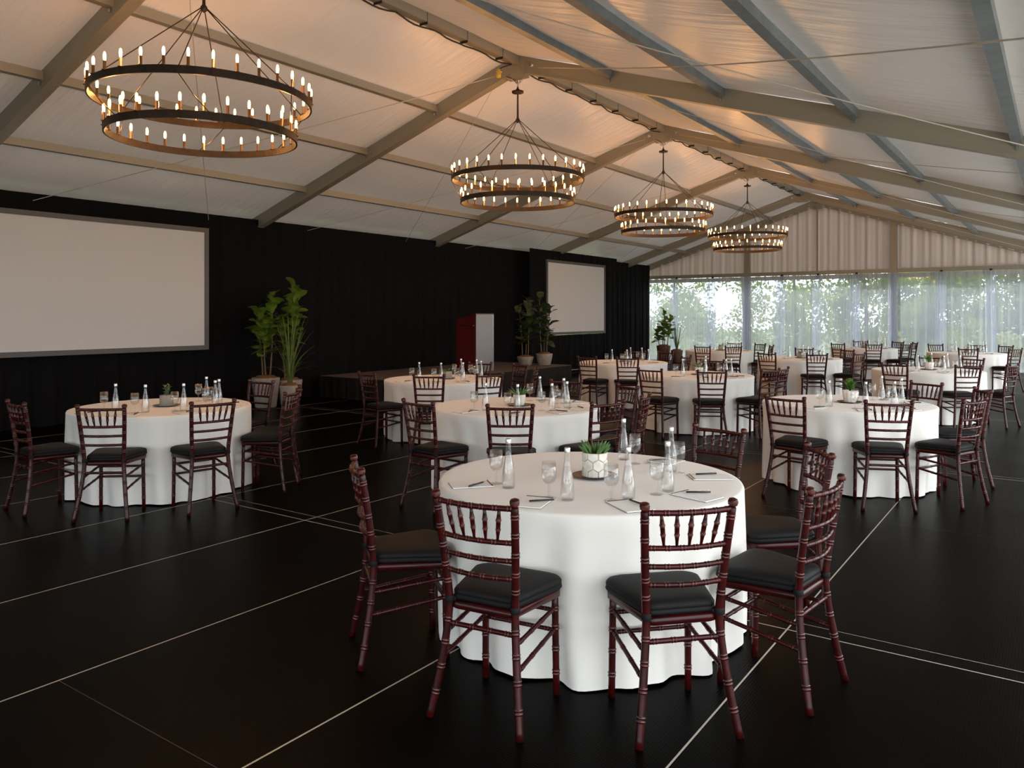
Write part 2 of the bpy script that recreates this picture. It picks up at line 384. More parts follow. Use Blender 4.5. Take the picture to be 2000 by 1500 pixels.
# ---- sheers hanging in front of the windows
def sheer(x0, x1, label, seed):
    m = MB(); rnd = random.Random(seed); lean = [rnd.uniform(-0.05, 0.05) for _ in range(4)]
    def fn(u, v):
        x = x0 - 0.14 + (x1-x0+0.28)*u; z = (ZB-0.10) * (1-v) + 0.02
        e = abs(u-0.5)*2; bunch = e**6
        g = 0.040*pleat(x, seed, 1.5)*(0.7+0.5*v) + 0.02*bunch*math.sin(x*90)
        x += 0.05*math.sin(PI*v*0.7+seed)*math.sin(u*9+seed)*(v) * 0.6
        return (x, YEND - 0.27 + g*(1.0 if seed % 2 else 0.8) - (0.10 if seed % 2 else 0), z)
    m.grid(fn, 130, 8)
    tag(m.build('sheer_curtain', 'sheer'), label, 'curtain', 'sheer curtains along the far windows')
sheer_words = ['narrow white sheer curtain beside the black drape', 'white sheer curtain behind the palm plants', 'white sheer curtain left of first gable post',
  'white sheer curtain right of first gable post', 'white sheer curtain just left of the gable centre', 'bluish sheer curtain just right of the gable centre',
  'sheer curtain left of second gable post', 'sheer curtain right of second gable post', 'sheer curtain over green trees near right edge', 'sheer curtain cut by the right edge of the photo']
for i in range(10): sheer(SH[i], SH[i+1], sheer_words[i], i+1)

# ================================================================== DRAPES, SCREENS, STAGE
DX, DTOP = -12.05, 3.375
def drape(name, X, y0, y1, z0, z1, label, seed, depth=0.045, group=None, mt='drape', slant=0.0):
    m = MB(); n = max(8, int((y1-y0)/0.025))
    def fn(u, v):
        y = y0+(y1-y0)*u
        return (X + depth*pleat(y, seed, 1.15)*(0.35+0.65*v), y + slant*math.sin(y*6+seed)*v, z1 + (z0-z1)*v)
    m.grid(fn, n, 6)
    return tag(m.build(name, mt), label, 'curtain', group)
S1Y0, S1Y1 = along_x(-170, DX), along_x(400, DX)
FX = -11.72
FY0, FY1 = along_x(1034, FX), along_x(1205, FX)
S2Y0, S2Y1 = along_x(1065, FX), along_x(1180, FX)
drape('black_drape', DX-0.08, -5.6, FY0+1.3, 0.0, DTOP, 'long black pleated drape behind the stage and left screen', 1)
drape('black_drape', DX-0.03, FY1-0.3, YEND-0.25, 0.0, DTOP, 'black pleated drape between right screen and far windows', 2)
# frame drapes around the right screen
g = 'black drapes around the right screen'
drape('black_drape', FX, FY0, S2Y0, 0.01, 3.42, 'black drape leg left of the right screen', 3, group=g)
drape('black_drape', FX, S2Y1, FY1, 0.01, 3.42, 'black drape leg right of the right screen', 4, group=g)
drape('black_drape', FX, S2Y0, S2Y1, 3.165, 3.42, 'black valance strip above the right screen', 5, depth=0.03, group=g)
drape('black_drape', FX, S2Y0, S2Y1, 0.01, 1.04, 'gathered black skirt hanging below the right screen', 6, depth=0.05, group=g, slant=0.03)
def screen(X, y0, y1, z0, z1, label):
    t = thing('projection_screen', label, 'projection screen', (X, (y0+y1)/2, z0), 0, 'projection screens')
    h, w = z1-z0, (y1-y0)/2; e = 0.075
    m = MB(); m.box(-0.005, 0.005, -w+e, w-e, e, h-e); m.build('screen_surface', 'screen', t)
    for a in ((-w, w, 0, e), (-w, w, h-e, h), (-w, -w+e, e, h-e), (w-e, w, e, h-e)):
        m = MB(); m.box(-0.02, 0.02, a[0], a[1], a[2], a[3]); m.build('frame_bar', 'screen_frame', t)
    return t
screen(DX+0.10, S1Y0, S1Y1, 1.03, 3.10, 'large blank projection screen in grey frame at left edge')
screen(FX+0.03, S2Y0, S2Y1, 1.05, 3.16, 'smaller looking blank projection screen right of the stage')

STX0, STX1, STY0, STY1, STZ = -11.98, -9.60, 10.49, 16.15, 0.42
st = thing('stage', 'low stage with brown top and black pleated skirt before black drapes', 'stage', (STX1, STY0, 0))
ny = 3
for k in range(ny):
    L = (STY1-STY0)/ny
    for a, c in ((STX0-STX1, -1.195), (-1.19, 0)):
        m = MB(); m.box(a, c, k*L+0.003, (k+1)*L-0.003, STZ-0.05, STZ); m.build('deck_panel', 'stage_top', st)
def skirt_piece(p, q, seed):
    m = MB(); p, q = Vector(p), Vector(q); d = q-p; nrm = Vector((d.y, -d.x, 0)).normalized(); L = d.length
    def fn(u, v):
        s = u*L; o = p + d*u + nrm*(0.02 + 0.018*pleat(s, seed, 1.8)*(0.2+0.8*v)); return (o.x, o.y, (STZ-0.012)*(1-v)+0.005)
    m.grid(fn, int(L/0.02), 5); return m.build('stage_skirt', 'skirt', st)
skirt_piece((0.0, 0, 0), (0.0, STY1-STY0, 0), 1)
skirt_piece((STX0-STX1, 0, 0), (0, 0, 0), 2)

def lectern():
    x1, y0 = -10.02, 12.98; W, Dp, Hh = 0.62, 0.53, 1.21
    t = thing('lectern', 'mahogany lectern with grey front panel standing on the stage', 'lectern', (x1, y0, STZ))
    def side(yy):
        m = MB(); m.add([(-Dp,yy,0),(-0.012,yy,0),(-0.012,yy,Hh),(-Dp,yy,Hh-0.13),(-Dp,yy+0.025,0),(-0.012,yy+0.025,0),(-0.012,yy+0.025,Hh),(-Dp,yy+0.025,Hh-0.13)],
              [(0,1,2,3),(7,6,5,4),(0,4,5,1),(1,5,6,2),(2,6,7,3),(3,7,4,0)]); return m.build('side_panel', 'lectern_wood', t)
    s = side(0); side(W-0.025)
    m = MB(); m.box(-0.46, -0.06, -0.004, 0.0, Hh-0.245, Hh-0.225); m.build('cable_slot', 'dark_slot', s)
    m = MB(); m.lathe([(0.012,0),(0.010,0.006)], 10, capt=True); k = m.build('slot_knob', 'seam_metal', s, (-0.065, -0.004, Hh-0.235)); k.rotation_euler = (PI/2, 0, 0)
    m = MB(); m.box(-0.012, 0.006, 0.0, W, 0.0, Hh); tag(m.build('front_panel', 'lectern_panel', t), 'brushed grey front panel')
    m = MB(); m.box(0.006, 0.012, W-0.045, W-0.03, 0.0, Hh); m.build('front_trim', 'steel', t)
    m = MB(); m.add([(-Dp-0.02,-0.01,Hh-0.13),(-0.0,-0.01,Hh+0.005),(-0.0,W+0.01,Hh+0.005),(-Dp-0.02,W+0.01,Hh-0.13),(-Dp-0.02,-0.01,Hh-0.11),(-0.0,-0.01,Hh+0.02),(-0.0,W+0.01,Hh+0.02),(-Dp-0.02,W+0.01,Hh-0.11)],
              [(0,3,2,1),(4,5,6,7),(0,1,5,4),(1,2,6,5),(2,3,7,6),(3,0,4,7)]); m.build('reading_top', 'lectern_wood', t)
    m = MB(); m.box(-Dp+0.02, -0.02, 0.03, W-0.03, 0.03, 0.05); m.build('shelf', 'lectern_wood', t)
    m = MB(); m.box(-Dp+0.02, -0.02, 0.03, W-0.03, 0.75, 0.77); m.build('shelf', 'lectern_wood', t)
lectern()

# ================================================================== CHANDELIERS
def make_chandelier():
    t = thing('chandelier', '', 'chandelier', (0,0,0))
    R1, Z1, R2, Z2 = 0.94, 3.56, 0.81, 3.24
    def ring(R, Z):
        m = MB(); h = 0.032
        prof = [(R-0.007,-h),(R+0.007,-h),(R+0.007,h),(R-0.007,h),(R-0.007,-h)]
        m.lathe(prof, 96, c=(0,0,Z), smooth=False); r = m.build('ring', 'bronze', t)
        return r
    tube = MB(); tube.lathe([(0.022,0),(0.022,0.006),(0.0125,0.01),(0.0125,0.075)], 10, capb=True, capt=True); tube_me = tube.mesh('candle_tube', 'candle_tube')
    bl = MB(); bl.lathe([(0.007,0.0),(0.0115,0.012),(0.0125,0.045),(0.009,0.066),(0.003,0.074)], 10, capb=True, capt=True); bulb_me = bl.mesh('bulb', 'bulb')
    for R, Z, n in ((R1, Z1, 32), (R2, Z2, 28)):
        r = ring(R, Z)
        for k in range(n):
            a = 2*PI*(k+0.4)/n
            put('candle_tube', tube_me, r, (R*math.cos(a), R*math.sin(a), Z+0.028)); put('bulb', bulb_me, r, (R*math.cos(a), R*math.sin(a), Z+0.103))
    HB = 4.41
    for k in range(6):
        a = 2*PI*(k+0.25)/6
        m = MB(); m.tube([(0.012*math.cos(a),0.012*math.sin(a),HB),(R1*math.cos(a),R1*math.sin(a),Z1+0.02)], 0.005, 6); m.build('support_rod', 'bronze', t)
        p = Vector((R1*math.cos(a),R1*math.sin(a),Z1-0.03)); q = Vector((R2*math.cos(a+0.25),R2*math.sin(a+0.25),Z2+0.03))
        m = MB(); m.tube([p, p.lerp(q,0.5)+Vector((0,0,-0.02)), q], 0.004, 6); m.build('tier_chain', 'bronze', t)
    m = MB(); m.lathe([(0.006,-0.05),(0.03,-0.03),(0.03,0.0),(0.016,0.02),(0.014,0.05),(0.012,0.37),(0.02,0.375),(0.085,0.382),(0.085,0.405),(0.03,0.41),(0.028,0.43),(0.012,0.45),(0.012,0.47)], 16, c=(0,0,HB), capb=True, capt=True)
    m.build('stem', 'bronze', t)
    m = MB(); pts = [(0.012*math.sin(k*2.6), 0.012*math.cos(k*2.6), HB+0.46+k*0.0135) for k in range(9)]; m.tube(pts, 0.007, 6); m.build('chain', 'steel', t)
    rnd = random.Random(3)
    for k in range(5):
        p0 = Vector((0.03*math.cos(k), 0.03*math.sin(k), HB+0.52)); a = rnd.uniform(0, 6.28)
        q0 = Vector((0.26*math.cos(a), 0.05*math.sin(a), 5.03)); mid = (p0+q0)/2 + Vector((rnd.uniform(-.1,.1), rnd.uniform(-.1,.1), rnd.uniform(-0.08,0.05)))
        pts = [p0*(1-s)**2 + mid*2*s*(1-s) + q0*s*s for s in [i/8 for i in range(9)]]
        m = MB(); m.tube(pts, 0.005, 6); m.build('wire', 'rope' if k % 2 else 'black_cable', t)
    for R, Z, n, e in ((R1, Z1, 8, 1.0), (R2, Z2, 6, 1.0)):              # the light the bulbs give off
        for k in range(n):
            a = 2*PI*(k+0.4)/n
            ld = bpy.data.lights.get('bulb_glow') or bpy.data.lights.new('bulb_glow', 'POINT')
            ld.energy = BULB_W; ld.color = (1.0, 0.43, 0.12); ld.shadow_soft_size = 0.03
            lo = bpy.data.objects.new('bulb_glow', ld); col.objects.link(lo); lo.parent = t; lo.location = (R*math.cos(a), R*math.sin(a), Z+0.16)
    remember(t)
    return t
BULB_W = 7.0
ch = make_chandelier()
chw = ['nearest and largest looking two-tier ring chandelier at upper left', 'second two-tier ring chandelier, hung over the middle of the room', 'third two-tier ring chandelier from the camera', 'farthest and smallest looking two-tier ring chandelier']
for i, y in enumerate((4.2, 9.2, 14.2, 19.2)):
    c = ch if i == 0 else copy_tree(ch)
    c.location = (RX, y, 0); c.rotation_euler = (0, 0, 0.3*i); tag(c, chw[i], 'chandelier', 'ring chandeliers under the ridge')
# black power cable slung along the ridge beam, bay by bay
pw = ['black power cable along the ridge above the nearest chandelier', 'black power cable along the ridge behind second chandelier', 'black power cable along the ridge behind third chandelier', 'black power cable along the ridge near far gable']
for i, y0 in enumerate((4.2, 9.2, 14.2, 19.2)):
    pts = []; rnd = random.Random(i)
    for k in range(41):
        t = k/40; pts.append((RX-0.02+0.012*math.sin(k*1.3), y0+0.15+4.7*t, RZ-0.155-0.035*abs(math.sin(PI*t*6))-0.008*rnd.random()))
    t = thing('power_cable', pw[i], 'cable', (0,0,0), 0, 'power cables along the ridge')
    m = MB(); m.tube(pts, 0.011, 8); m.build('cable', 'black_cable', t)
    for k in range(1, 7):
        m = MB(); m.box(-0.064, 0.064, -0.0025, 0.0025, -0.15, 0.004); m.build('cable_tie', 'black_cable', t, (RX, y0+0.15+4.7*k/6-0.3, RZ-0.02))
m = MB(); m.lathe([(0.03,0),(0.035,0.03),(0.035,0.09),(0.02,0.12)], 12, capb=True, capt=True); y_ = 8.9
t = thing('power_connector', 'yellow plug hanging from the ridge above the second chandelier', 'plug', (RX-0.12, y_, RZ-0.36))
put('plug_body', m.mesh('plug', 'yellow_plug'), t); m = MB(); m.tube([(0,0,0.1),(0.02,0.05,0.15),(0.1,0.15,0.2)], 0.008, 6); m.build('plug_lead', 'black_cable', t)

# ================================================================== CHAIRS
def bamboo(p, q, r, rings, n=8, bow=None, ringr=1.2):
    """a turned bamboo-look rod: list of ring positions 0..1 ; ring faces take material 1"""
    p, q = Vector(p), Vector(q); L = (q-p).length; st_ = [0.0]; rd = [r]; mi = []
    for t in rings:
        for off, rr in ((-0.013, 1.0), (-0.009, 1.0), (-0.007, ringr), (-0.004, 1.02), (0.004, 1.02), (0.007, ringr), (0.009, 1.0), (0.013, 1.0)):
            st_.append(t + off/L); rd.append(r*rr)
    st_.append(1.0); rd.append(r)
    for i in range(len(st_)-1):
        a = rd[i] > r*1.1; c = rd[i+1] > r*1.1; mi.append(1 if (a and not c) else 0)
    pts = [p.lerp(q, t) + (bow*math.sin(PI*t) if bow is not None else Vector((0,0,0))) for t in st_]
    return pts, rd, mi
def rod(parent, name, p, q, r, rings, bow=None, n=7):
    pts, rd, mi = bamboo(p, q, r, rings, n, bow)
    m = MB(); m.tube(pts, rd, n, mi); return m.build(name, ['mahogany', 'mahogany_worn'], parent)

def post_pt(s, z):
    """centre line of a rear post at height z (hour-glass splay, curved backwards at foot and top)"""
    if z < 0.46:
        t = (0.46-z)/0.46; return Vector((s*(0.150+0.055*t**1.4), -0.180-0.068*t**1.5, z))
    t = (z-0.46)/0.455; return Vector((s*(0.150+0.030*t), -0.180-0.062*t**1.3, z))
def make_chair():
    t = thing('chiavari_chair', '', 'chair')
    for s in (-1, 1):
        ringz = [0.10, 0.20, 0.295, 0.385, 0.545, 0.615, 0.695, 0.775, 0.85]
        zs = [0.0, 0.03, 0.06]; rr = [0.0165, 0.0155, 0.0155]; mi = []
        seq = [(0.0, 0.0165, 0), (0.03, 0.0155, 0)]
        z = 0.03
        for rz_ in ringz:
            while z + 0.05 < rz_ - 0.012: z += 0.04; seq.append((z, 0.0162, 0))
            for off, k in ((-0.013, 1.0), (-0.009, 1.0), (-0.007, 1.16), (-0.004, 1.02), (0.004, 1.02), (0.007, 1.16), (0.009, 1.0), (0.013, 1.0)): seq.append((rz_+off, 0.0162*k, 1 if k > 1.1 else 0))
            z = rz_ + 0.013
        seq += [(0.885, 0.016, 0), (0.893, 0.012, 0), (0.897, 0.0185, 1), (0.910, 0.0205, 0), (0.919, 0.0175, 0), (0.923, 0.008, 0)]
        pts = [post_pt(s, a[0]) for a in seq]; rd = [a[1] for a in seq]
        mi = [1 if (seq[i][2] and seq[i+1][2]) or seq[i][2] else 0 for i in range(len(seq)-1)]
        m = MB(); m.tube(pts, rd, 9, mi); m.build('back_post', ['mahogany', 'mahogany_worn'], t)
        rod(t, 'leg', (s*0.174, 0.162, 0.0), (s*0.170, 0.155, 0.44), 0.0155, [0.22, 0.45, 0.66, 0.84], n=8)
    def across(name, z, r, rings, bow=0.02, zb=0.0):
        a, c = post_pt(-1, z), post_pt(1, z); return rod(t, name, a, c, r, rings, bow=Vector((0, -bow, zb)))
    across('top_rail', 0.882, 0.0115, [0.06, 0.22, 0.37, 0.5, 0.63, 0.78, 0.94], 0.030)
    for z in (0.742, 0.668, 0.595): across('rail', z, 0.0105, [0.08, 0.25, 0.42, 0.58, 0.75, 0.92], 0.026)
    for k in range(5):
        u = (k-2)/2.0
        a0, a1 = post_pt(1, 0.742), post_pt(1, 0.882)
        bo = math.cos(u*0.62*PI/2)
        p = Vector((u*0.098, a0.y-0.026*bo, 0.748)); q = Vector((u*0.118, a1.y-0.030*bo, 0.876))
        pts, rd, mi = [], [], []
        for tt, r_ in ((0,0.0055),(0.15,0.0065),(0.32,0.0095),(0.36,0.0118),(0.40,0.0095),(0.62,0.0100),(0.66,0.0125),(0.70,0.0100),(0.85,0.0075),(1,0.006)):
            pts.append(p.lerp(q, tt)); rd.append(r_)
        m = MB(); m.tube(pts, rd, 7, [0,0,1,1,0,1,1,0,0]); m.build('spindle', ['mahogany', 'mahogany_worn'], t)
    # seat frame, a bevelled slab with rounded front
    def outline(w0, w1, y0, y1, n=5, rad=0.05):
        pts = []
        for cx, cy, a0 in ((w1-rad, y1-rad, 0), (-w1+rad, y1-rad, PI/2), (-w0+rad*.7, y0+rad*.7, PI), (w0-rad*.7, y0+rad*.7, 1.5*PI)):
            rr = rad if cy > 0 else rad*.7
            for i in range(n+1):
                a = a0 + (PI/2)*i/n; pts.append((cx+rr*math.cos(a), cy+rr*math.sin(a)))
        return pts
    def slab(levels, name, mt, ol):
        m = MB(); n = len(ol(0)); vs_ = []; fs = []
        for k, (z, ins) in enumerate(levels):
            for x, y in ol(ins): vs_.append((x, y, z))
        for k in range(len(levels)-1):
            for j in range(n): fs.append((k*n+j, k*n+(j+1)%n, (k+1)*n+(j+1)%n, (k+1)*n+j))
        fs.append(tuple(reversed(range(n)))); fs.append(tuple((len(levels)-1)*n+j for j in range(n)))
        m.add(vs_, fs, 0, True); return m.build(name, mt, t)
    slab([(0.428,0.006),(0.432,0.0),(0.456,0.0),(0.460,0.006)], 'seat_frame', ['mahogany'], lambda i: outline(0.150-i, 0.200-i, -0.183+i, 0.182-i))
    cu = slab([(0.460,0.016),(0.463,0.004),(0.472,-0.002),(0.481,0.0),(0.4835,0.004),(0.486,0.0),(0.498,0.0),(0.509,0.007),(0.516,0.022),(0.5195,0.05),(0.521,0.10)], 'cushion', ['cushion'], lambda i: outline(0.152-i, 0.208-i, -0.173+i, 0.188-i, rad=0.06))
    for s in (-1, 1):
        p = post_pt(s, 0.468); m = MB(); m.lathe([(0.0185,-0.012),(0.0205,-0.008),(0.0205,0.010),(0.0185,0.014)], 10); m.build('cushion_tie', 'cushion', cu, p)
    # stretchers
    R4 = [0.12, 0.37, 0.63, 0.88]
    rod(t, 'stretcher', post_pt(-1, 0.372), post_pt(1, 0.372), 0.0105, R4)
    for z in (0.36, 0.275):
        rod(t, 'stretcher', (-0.171, 0.158, z), (0.171, 0.158, z), 0.0095, R4)
    for s in (-1, 1):
        for z0, z1 in ((0.335, 0.375), (0.235, 0.285)):
            rod(t, 'stretcher', post_pt(s, z0), (s*0.171, 0.158, z1), 0.0095, R4)
    remember(t)
    return t
chair0 = make_chair(); chair_used = [False]

# ================================================================== TABLES
TABLE_H, TR = 0.762, 0.805
def cloth_mesh(seed):
    rnd = random.Random(seed); N = 192; m = MB()
    comps = [(rnd.choice([9, 10, 11]), rnd.uniform(0, 6.28), 0.5), (rnd.choice([15, 16, 17]), rnd.uniform(0, 6.28), 0.62), (5, rnd.uniform(0, 6.28), 0.4), (24, rnd.uniform(0,6.28), 0.32)]
    def ple(a): 
        s = sum(w*math.sin(k*a+p) for k, p, w in comps)
        return s
    rows = [(0.0, 0), (0.25, 0), (0.5, 0), (0.7, 0), (0.78, 0)]
    vs_, fs = [], []
    levels = []
    for r in (0.02, 0.25, 0.5, 0.72, 0.778): levels.append(('t', r, TABLE_H))
    levels += [('t', 0.791, TABLE_H-0.004), ('t', 0.796, TABLE_H-0.015)]
    for k in range(1, 15): levels.append(('s', k/14.0, None))
    for kind, v, z in levels:
        for j in range(N):
            a = 2*PI*j/N
            if kind == 't': r = v; zz = z
            else:
                t = v; pl = ple(a + 0.04*math.sin(3*t+seed))
                q_ = pl*0.62; q_ = q_ if q_ < 0 else q_*(1.0-0.25*q_)
                r = min(0.797 - 0.006*t + 0.062*(min(1, t*1.1)**0.7)*(q_ - 0.30) + 0.004*math.sin(37*a+seed)*t, 0.828)
                zz = (TABLE_H-0.02)*(1-t) + 0.006 + 0.004*t*(1+math.sin(a*7+seed))
            vs_.append((r*math.cos(a), r*math.sin(a), zz))
    for i in range(len(levels)-1):
        for j in range(N): fs.append((i*N+j, i*N+(j+1)%N, (i+1)*N+(j+1)%N, (i+1)*N+j))
    fs.append(tuple(range(N-1, -1, -1)))
    m.add(vs_, fs, 0, True); return m.mesh('tablecloth', 'tablecloth')
CLOTHS = [cloth_mesh(s) for s in range(5)]
def make_table():
    t = thing('round_table', '', 'table')
    m = MB(); m.lathe([(0.0,0.725),(0.755,0.725),(0.76,0.735),(0.76,0.750),(0.755,0.7585),(0.0,0.7585)], 48); m.build('tabletop', 'stage_top', t)
    for k in range(4):
        a = PI/4+k*PI/2; m = MB(); m.tube([(0.5*math.cos(a),0.5*math.sin(a),0),(0.5*math.cos(a),0.5*math.sin(a),0.725)], 0.018, 8); m.build('leg', 'steel', t)
    remember(t); return t
table0 = make_table(); table_used = [False]

# ---- tableware prototypes
def make_bottle():
    t = thing('water_bottle', '', 'bottle')
    m = MB(); m.lathe([(0.004,0.002),(0.030,0.0),(0.0335,0.006),(0.0335,0.03),(0.031,0.075),(0.024,0.125),(0.0165,0.165),(0.0135,0.19),(0.0130,0.222)], 20); m.build('bottle_body', 'glass', t)
    m = MB(); m.lathe([(0.0,0.004),(0.0275,0.004),(0.0305,0.03),(0.0285,0.075),(0.0225,0.12),(0.0155,0.155),(0.0,0.155)], 16); m.build('water', 'glass', t)
    m = MB(); m.lathe([(0.0140,0.222),(0.0143,0.225),(0.0143,0.243),(0.013,0.246),(0.0,0.246)], 16, capb=True); m.build('cap', 'bottle_cap', t)
    remember(t); return t
def make_goblet():
    t = thing('water_goblet', '', 'glass')
    m = MB(); m.lathe([(0.005,0.066),(0.018,0.070),(0.030,0.082),(0.0355,0.102),(0.0355,0.125),(0.032,0.172),(0.0305,0.172),(0.034,0.124),(0.034,0.103),(0.028,0.084),(0.004,0.071)], 22); m.build('bowl', 'glass', t)
    m = MB(); m.lathe([(0.006,0.006),(0.0045,0.02),(0.007,0.036),(0.005,0.05),(0.007,0.066)], 12); m.build('stem', 'glass', t)
    m = MB(); m.lathe([(0.0,0.0005),(0.033,0.0005),(0.034,0.003),(0.012,0.007),(0.004,0.010)], 22); m.build('foot', 'glass', t)
    remember(t); return t
def make_pad():
    t = thing('notepad', '', 'notepad')
    m = MB(); m.box(-0.070,0.070,-0.105,0.105,0.0005,0.0055); m.build('pages', 'paper', t)
    m = MB(); m.box(-0.066,0.066,0.094,0.100,0.0055,0.0075); m.build('binding', 'pen_black', t)
    m = MB(); m.box(-0.0715,0.0715,-0.1065,0.1065,0.0,0.0012); m.build('backing_card', 'screen_frame', t)
    remember(t); return t
def make_pen():
    t = thing('pen', '', 'pen')
    m = MB(); m.tube([(0,-0.062,0.0045),(0,0.055,0.0045)], 0.0045, 8); m.build('barrel', 'pen_black', t)
    m = MB(); m.tube([(0,0.055,0.0045),(0,0.068,0.0045),(0,0.074,0.0045)], [0.0042,0.003,0.001], 8); m.build('tip', 'steel', t)
    m = MB(); m.box(-0.0015,0.0015,-0.062,-0.022,0.009,0.0105); m.build('clip', 'steel', t)
    remember(t); return t
PROTO = {'water_bottle': make_bottle(), 'water_goblet': make_goblet(), 'notepad': make_pad(), 'pen': make_pen()}
USED = set()
def place(kind, loc, rz, label, group):
    o = PROTO[kind] if kind not in USED else copy_tree(PROTO[kind])
    USED.add(kind); o.location = loc; o.rotation_euler = (0,0,rz); o['label'] = label; o['group'] = group
    return o

# ---- small potted plants
def leaf_mesh(name, L, W, mt, fold=0.25, droop=0.2, nu=5):
    m = MB()
    def fn(u, v):
        w = W*math.sin(PI*min(1, 0.06+0.94*u)**0.8)*(1-0.0*u); x = (v-0.5)*w
        return (x, L*u, fold*abs(x) + 0.0 - droop*L*u*u)
    m.grid(fn, nu, 2); return m.mesh(name, mt)
def spike_mesh(name, L, r, mt, bend=0.15):
    m = MB(); m.tube([(0,0,0),(0,bend*L*0.3,L*0.4),(0,bend*L*0.7,L*0.75),(0,bend*L,L)], [r*0.8, r, r*0.65, r*0.06], 5); return m.mesh(name, mt)
def small_plant(kind, loc, label, seed):
    rnd = random.Random(seed)
    x, y = loc; z = TABLE_H + 0.012
    t = thing('potted_succulent' if kind in ('hex', 'aloe', 'box') else 'potted_plant', label, 'plant', (x, y, z), rnd.uniform(0, 6), 'centrepiece plants')
    if kind == 'hex':
        R, H = 0.066, 0.128
        m = MB(); m.lathe([(0.0,0.0),(R-0.004,0.0),(R-0.002,H-0.002),(R-0.010,H),(R-0.012,H-0.02),(0,H-0.02)], 32); pot = m.build('pot', 'grout', t)
        n = 7; s = 2*PI*R/n/math.sqrt(3)*0.955; dz = s*1.5*1.04
        for row in range(-1, 4):
            for k in range(n):
                a0 = 2*PI*(k+0.5*(row % 2))/n; zc = 0.012 + row*dz
                poly = []
                for h in range(6):
                    an = PI/6 + h*PI/3; px, pz = s*math.cos(an), s*math.sin(an) + zc
                    poly.append((px, min(max(pz, 0.001), H-0.001)))
                if max(p[1] for p in poly)-min(p[1] for p in poly) < 0.01: continue
                vi = []; 
                for rr, sc in ((R-0.003, 1.0), (R+0.0025, 0.90)):
                    cx = sum(p[0] for p in poly)/6; cz = sum(p[1] for p in poly)/6
                    for px, pz in poly:
                        qx, qz = cx+(px-cx)*sc, cz+(pz-cz)*sc; a = a0+qx/R; vi.append((rr*math.cos(a), rr*math.sin(a), qz))
                m = MB(); m.add(vi, [(6,7,8,9,10,11)] + [(h, (h+1)%6, 6+(h+1)%6, 6+h) for h in range(6)]); m.build('hexagon_facet', 'white_ceramic', pot)
        soil_r, top = R-0.012, H
    elif kind in ('aloe', 'ribbed'):
        R, H = (0.058, 0.10) if kind == 'aloe' else (0.070, 0.115)
        m = MB(); n = 40
        for i, (rr, zz) in enumerate([(0.72,0),(0.80,0.01),(1.0,H*0.8),(1.0,H),(0.90,H),(0.88,H-0.02)]):
            for j in range(n): 
                w = 1 + (0.04 if (j % 4 < 2) and i in (1,2,3) else 0)
                m.v.append((R*rr*w*math.cos(2*PI*j/n), R*rr*w*math.sin(2*PI*j/n), zz))
        for i in range(5):
            for j in range(n): m.f.append((i*n+j, i*n+(j+1)%n, (i+1)*n+(j+1)%n, (i+1)*n+j)); m.mi.append(0); m.sm.append(False)
        m.build('pot', 'white_ceramic', t); soil_r, top = R*0.88, H
    elif kind == 'jade':
        R, H = 0.062, 0.098
        m = MB(); m.lathe([(0,0),(R,0),(R,H),(R-0.012,H),(R-0.012,H-0.02),(0,H-0.02)], 28, smooth=False); m.build('pot', 'concrete', t); soil_r, top = R-0.012, H
    else:
        R, H = 0.055, 0.095
        m = MB(); m.box(-R,R,-R,R,0,H); m.build('pot', 'concrete', t); soil_r, top = R*0.9, H+0.012
    m = MB(); m.lathe([(0,top-0.012),(soil_r,top-0.014)], 20); m.build('soil', 'soil', t)
    if kind == 'hex':
        me = [spike_mesh('leaf', L, 0.0065, 'succulent', 0.35) for L in (0.055, 0.07, 0.085)]
        for k in range(46):
            rr = soil_r*math.sqrt(rnd.random())*0.85; a = rnd.uniform(0, 6.28); o = put('leaf', rnd.choice(me), t, (rr*math.cos(a), rr*math.sin(a), top-0.016)); o.rotation_euler = (rnd.uniform(-0.35,0.1)-rr*8*0, rnd.uniform(-.2,.2), a-PI/2)
            o.rotation_euler[0] = -0.08 - rr*7
    elif kind in ('aloe', 'box'):
        me = [spike_mesh('leaf', L, 0.0055, 'succulent', 0.3) for L in (0.08, 0.105, 0.12)]
        for k in range(26 if kind == 'aloe' else 18):
            a = k*2.4; tilt = 0.1 + 0.8*rnd.random(); o = put('leaf', rnd.choice(me), t, (0.012*math.cos(a), 0.012*math.sin(a), top-0.016)); o.rotation_euler = (-tilt if kind == 'aloe' else -tilt*1.2, 0, a-PI/2)
            if kind == 'box': o.scale = (0.9, 0.9, 0.6)
    else:
        mt = 'bright_leaf' if kind == 'ribbed' else 'pale_leaf'
        lm = leaf_mesh('leaf', 0.05 if kind == 'ribbed' else 0.032, 0.020, mt)
        for k in range(10 if kind == 'ribbed' else 7):
            a = k*2.4; tl = rnd.uniform(0.05, 0.55 if kind == 'ribbed' else 0.3); L = rnd.uniform(0.09, 0.13) if kind == 'ribbed' else rnd.uniform(0.07, 0.12)
            d = Vector((math.sin(tl)*math.cos(a), math.sin(tl)*math.sin(a), math.cos(tl))); m = MB(); m.tube([(0,0,top-0.016), d*L+Vector((0,0,top-0.016))], 0.0025, 5); s_ = m.build('plant_stem', mt, t)
            for q in range(7):
                p = d*L*(0.25+0.75*q/6)+Vector((0,0,top-0.016)); o = put('leaf', lm, s_, p); o.rotation_euler = (rnd.uniform(0.2, 0.9), rnd.uniform(-.4,.4), q*2.4+k)
    # plate below
    m = MB(); m.lathe([(0.0,0.0),(0.085,0.0),(0.118,0.010),(0.121,0.0125),(0.116,0.0115),(0.085,0.0045),(0.0,0.0045)], 36)
    tag(m.build('plate', 'brown_plate', None, (x, y, TABLE_H+0.0006)), 'round dark plate under ' + label.split(' on ')[0].split(' in ')[-1] + ' on ' + label.split(' on ')[-1], 'plate', 'plates under the centrepieces')
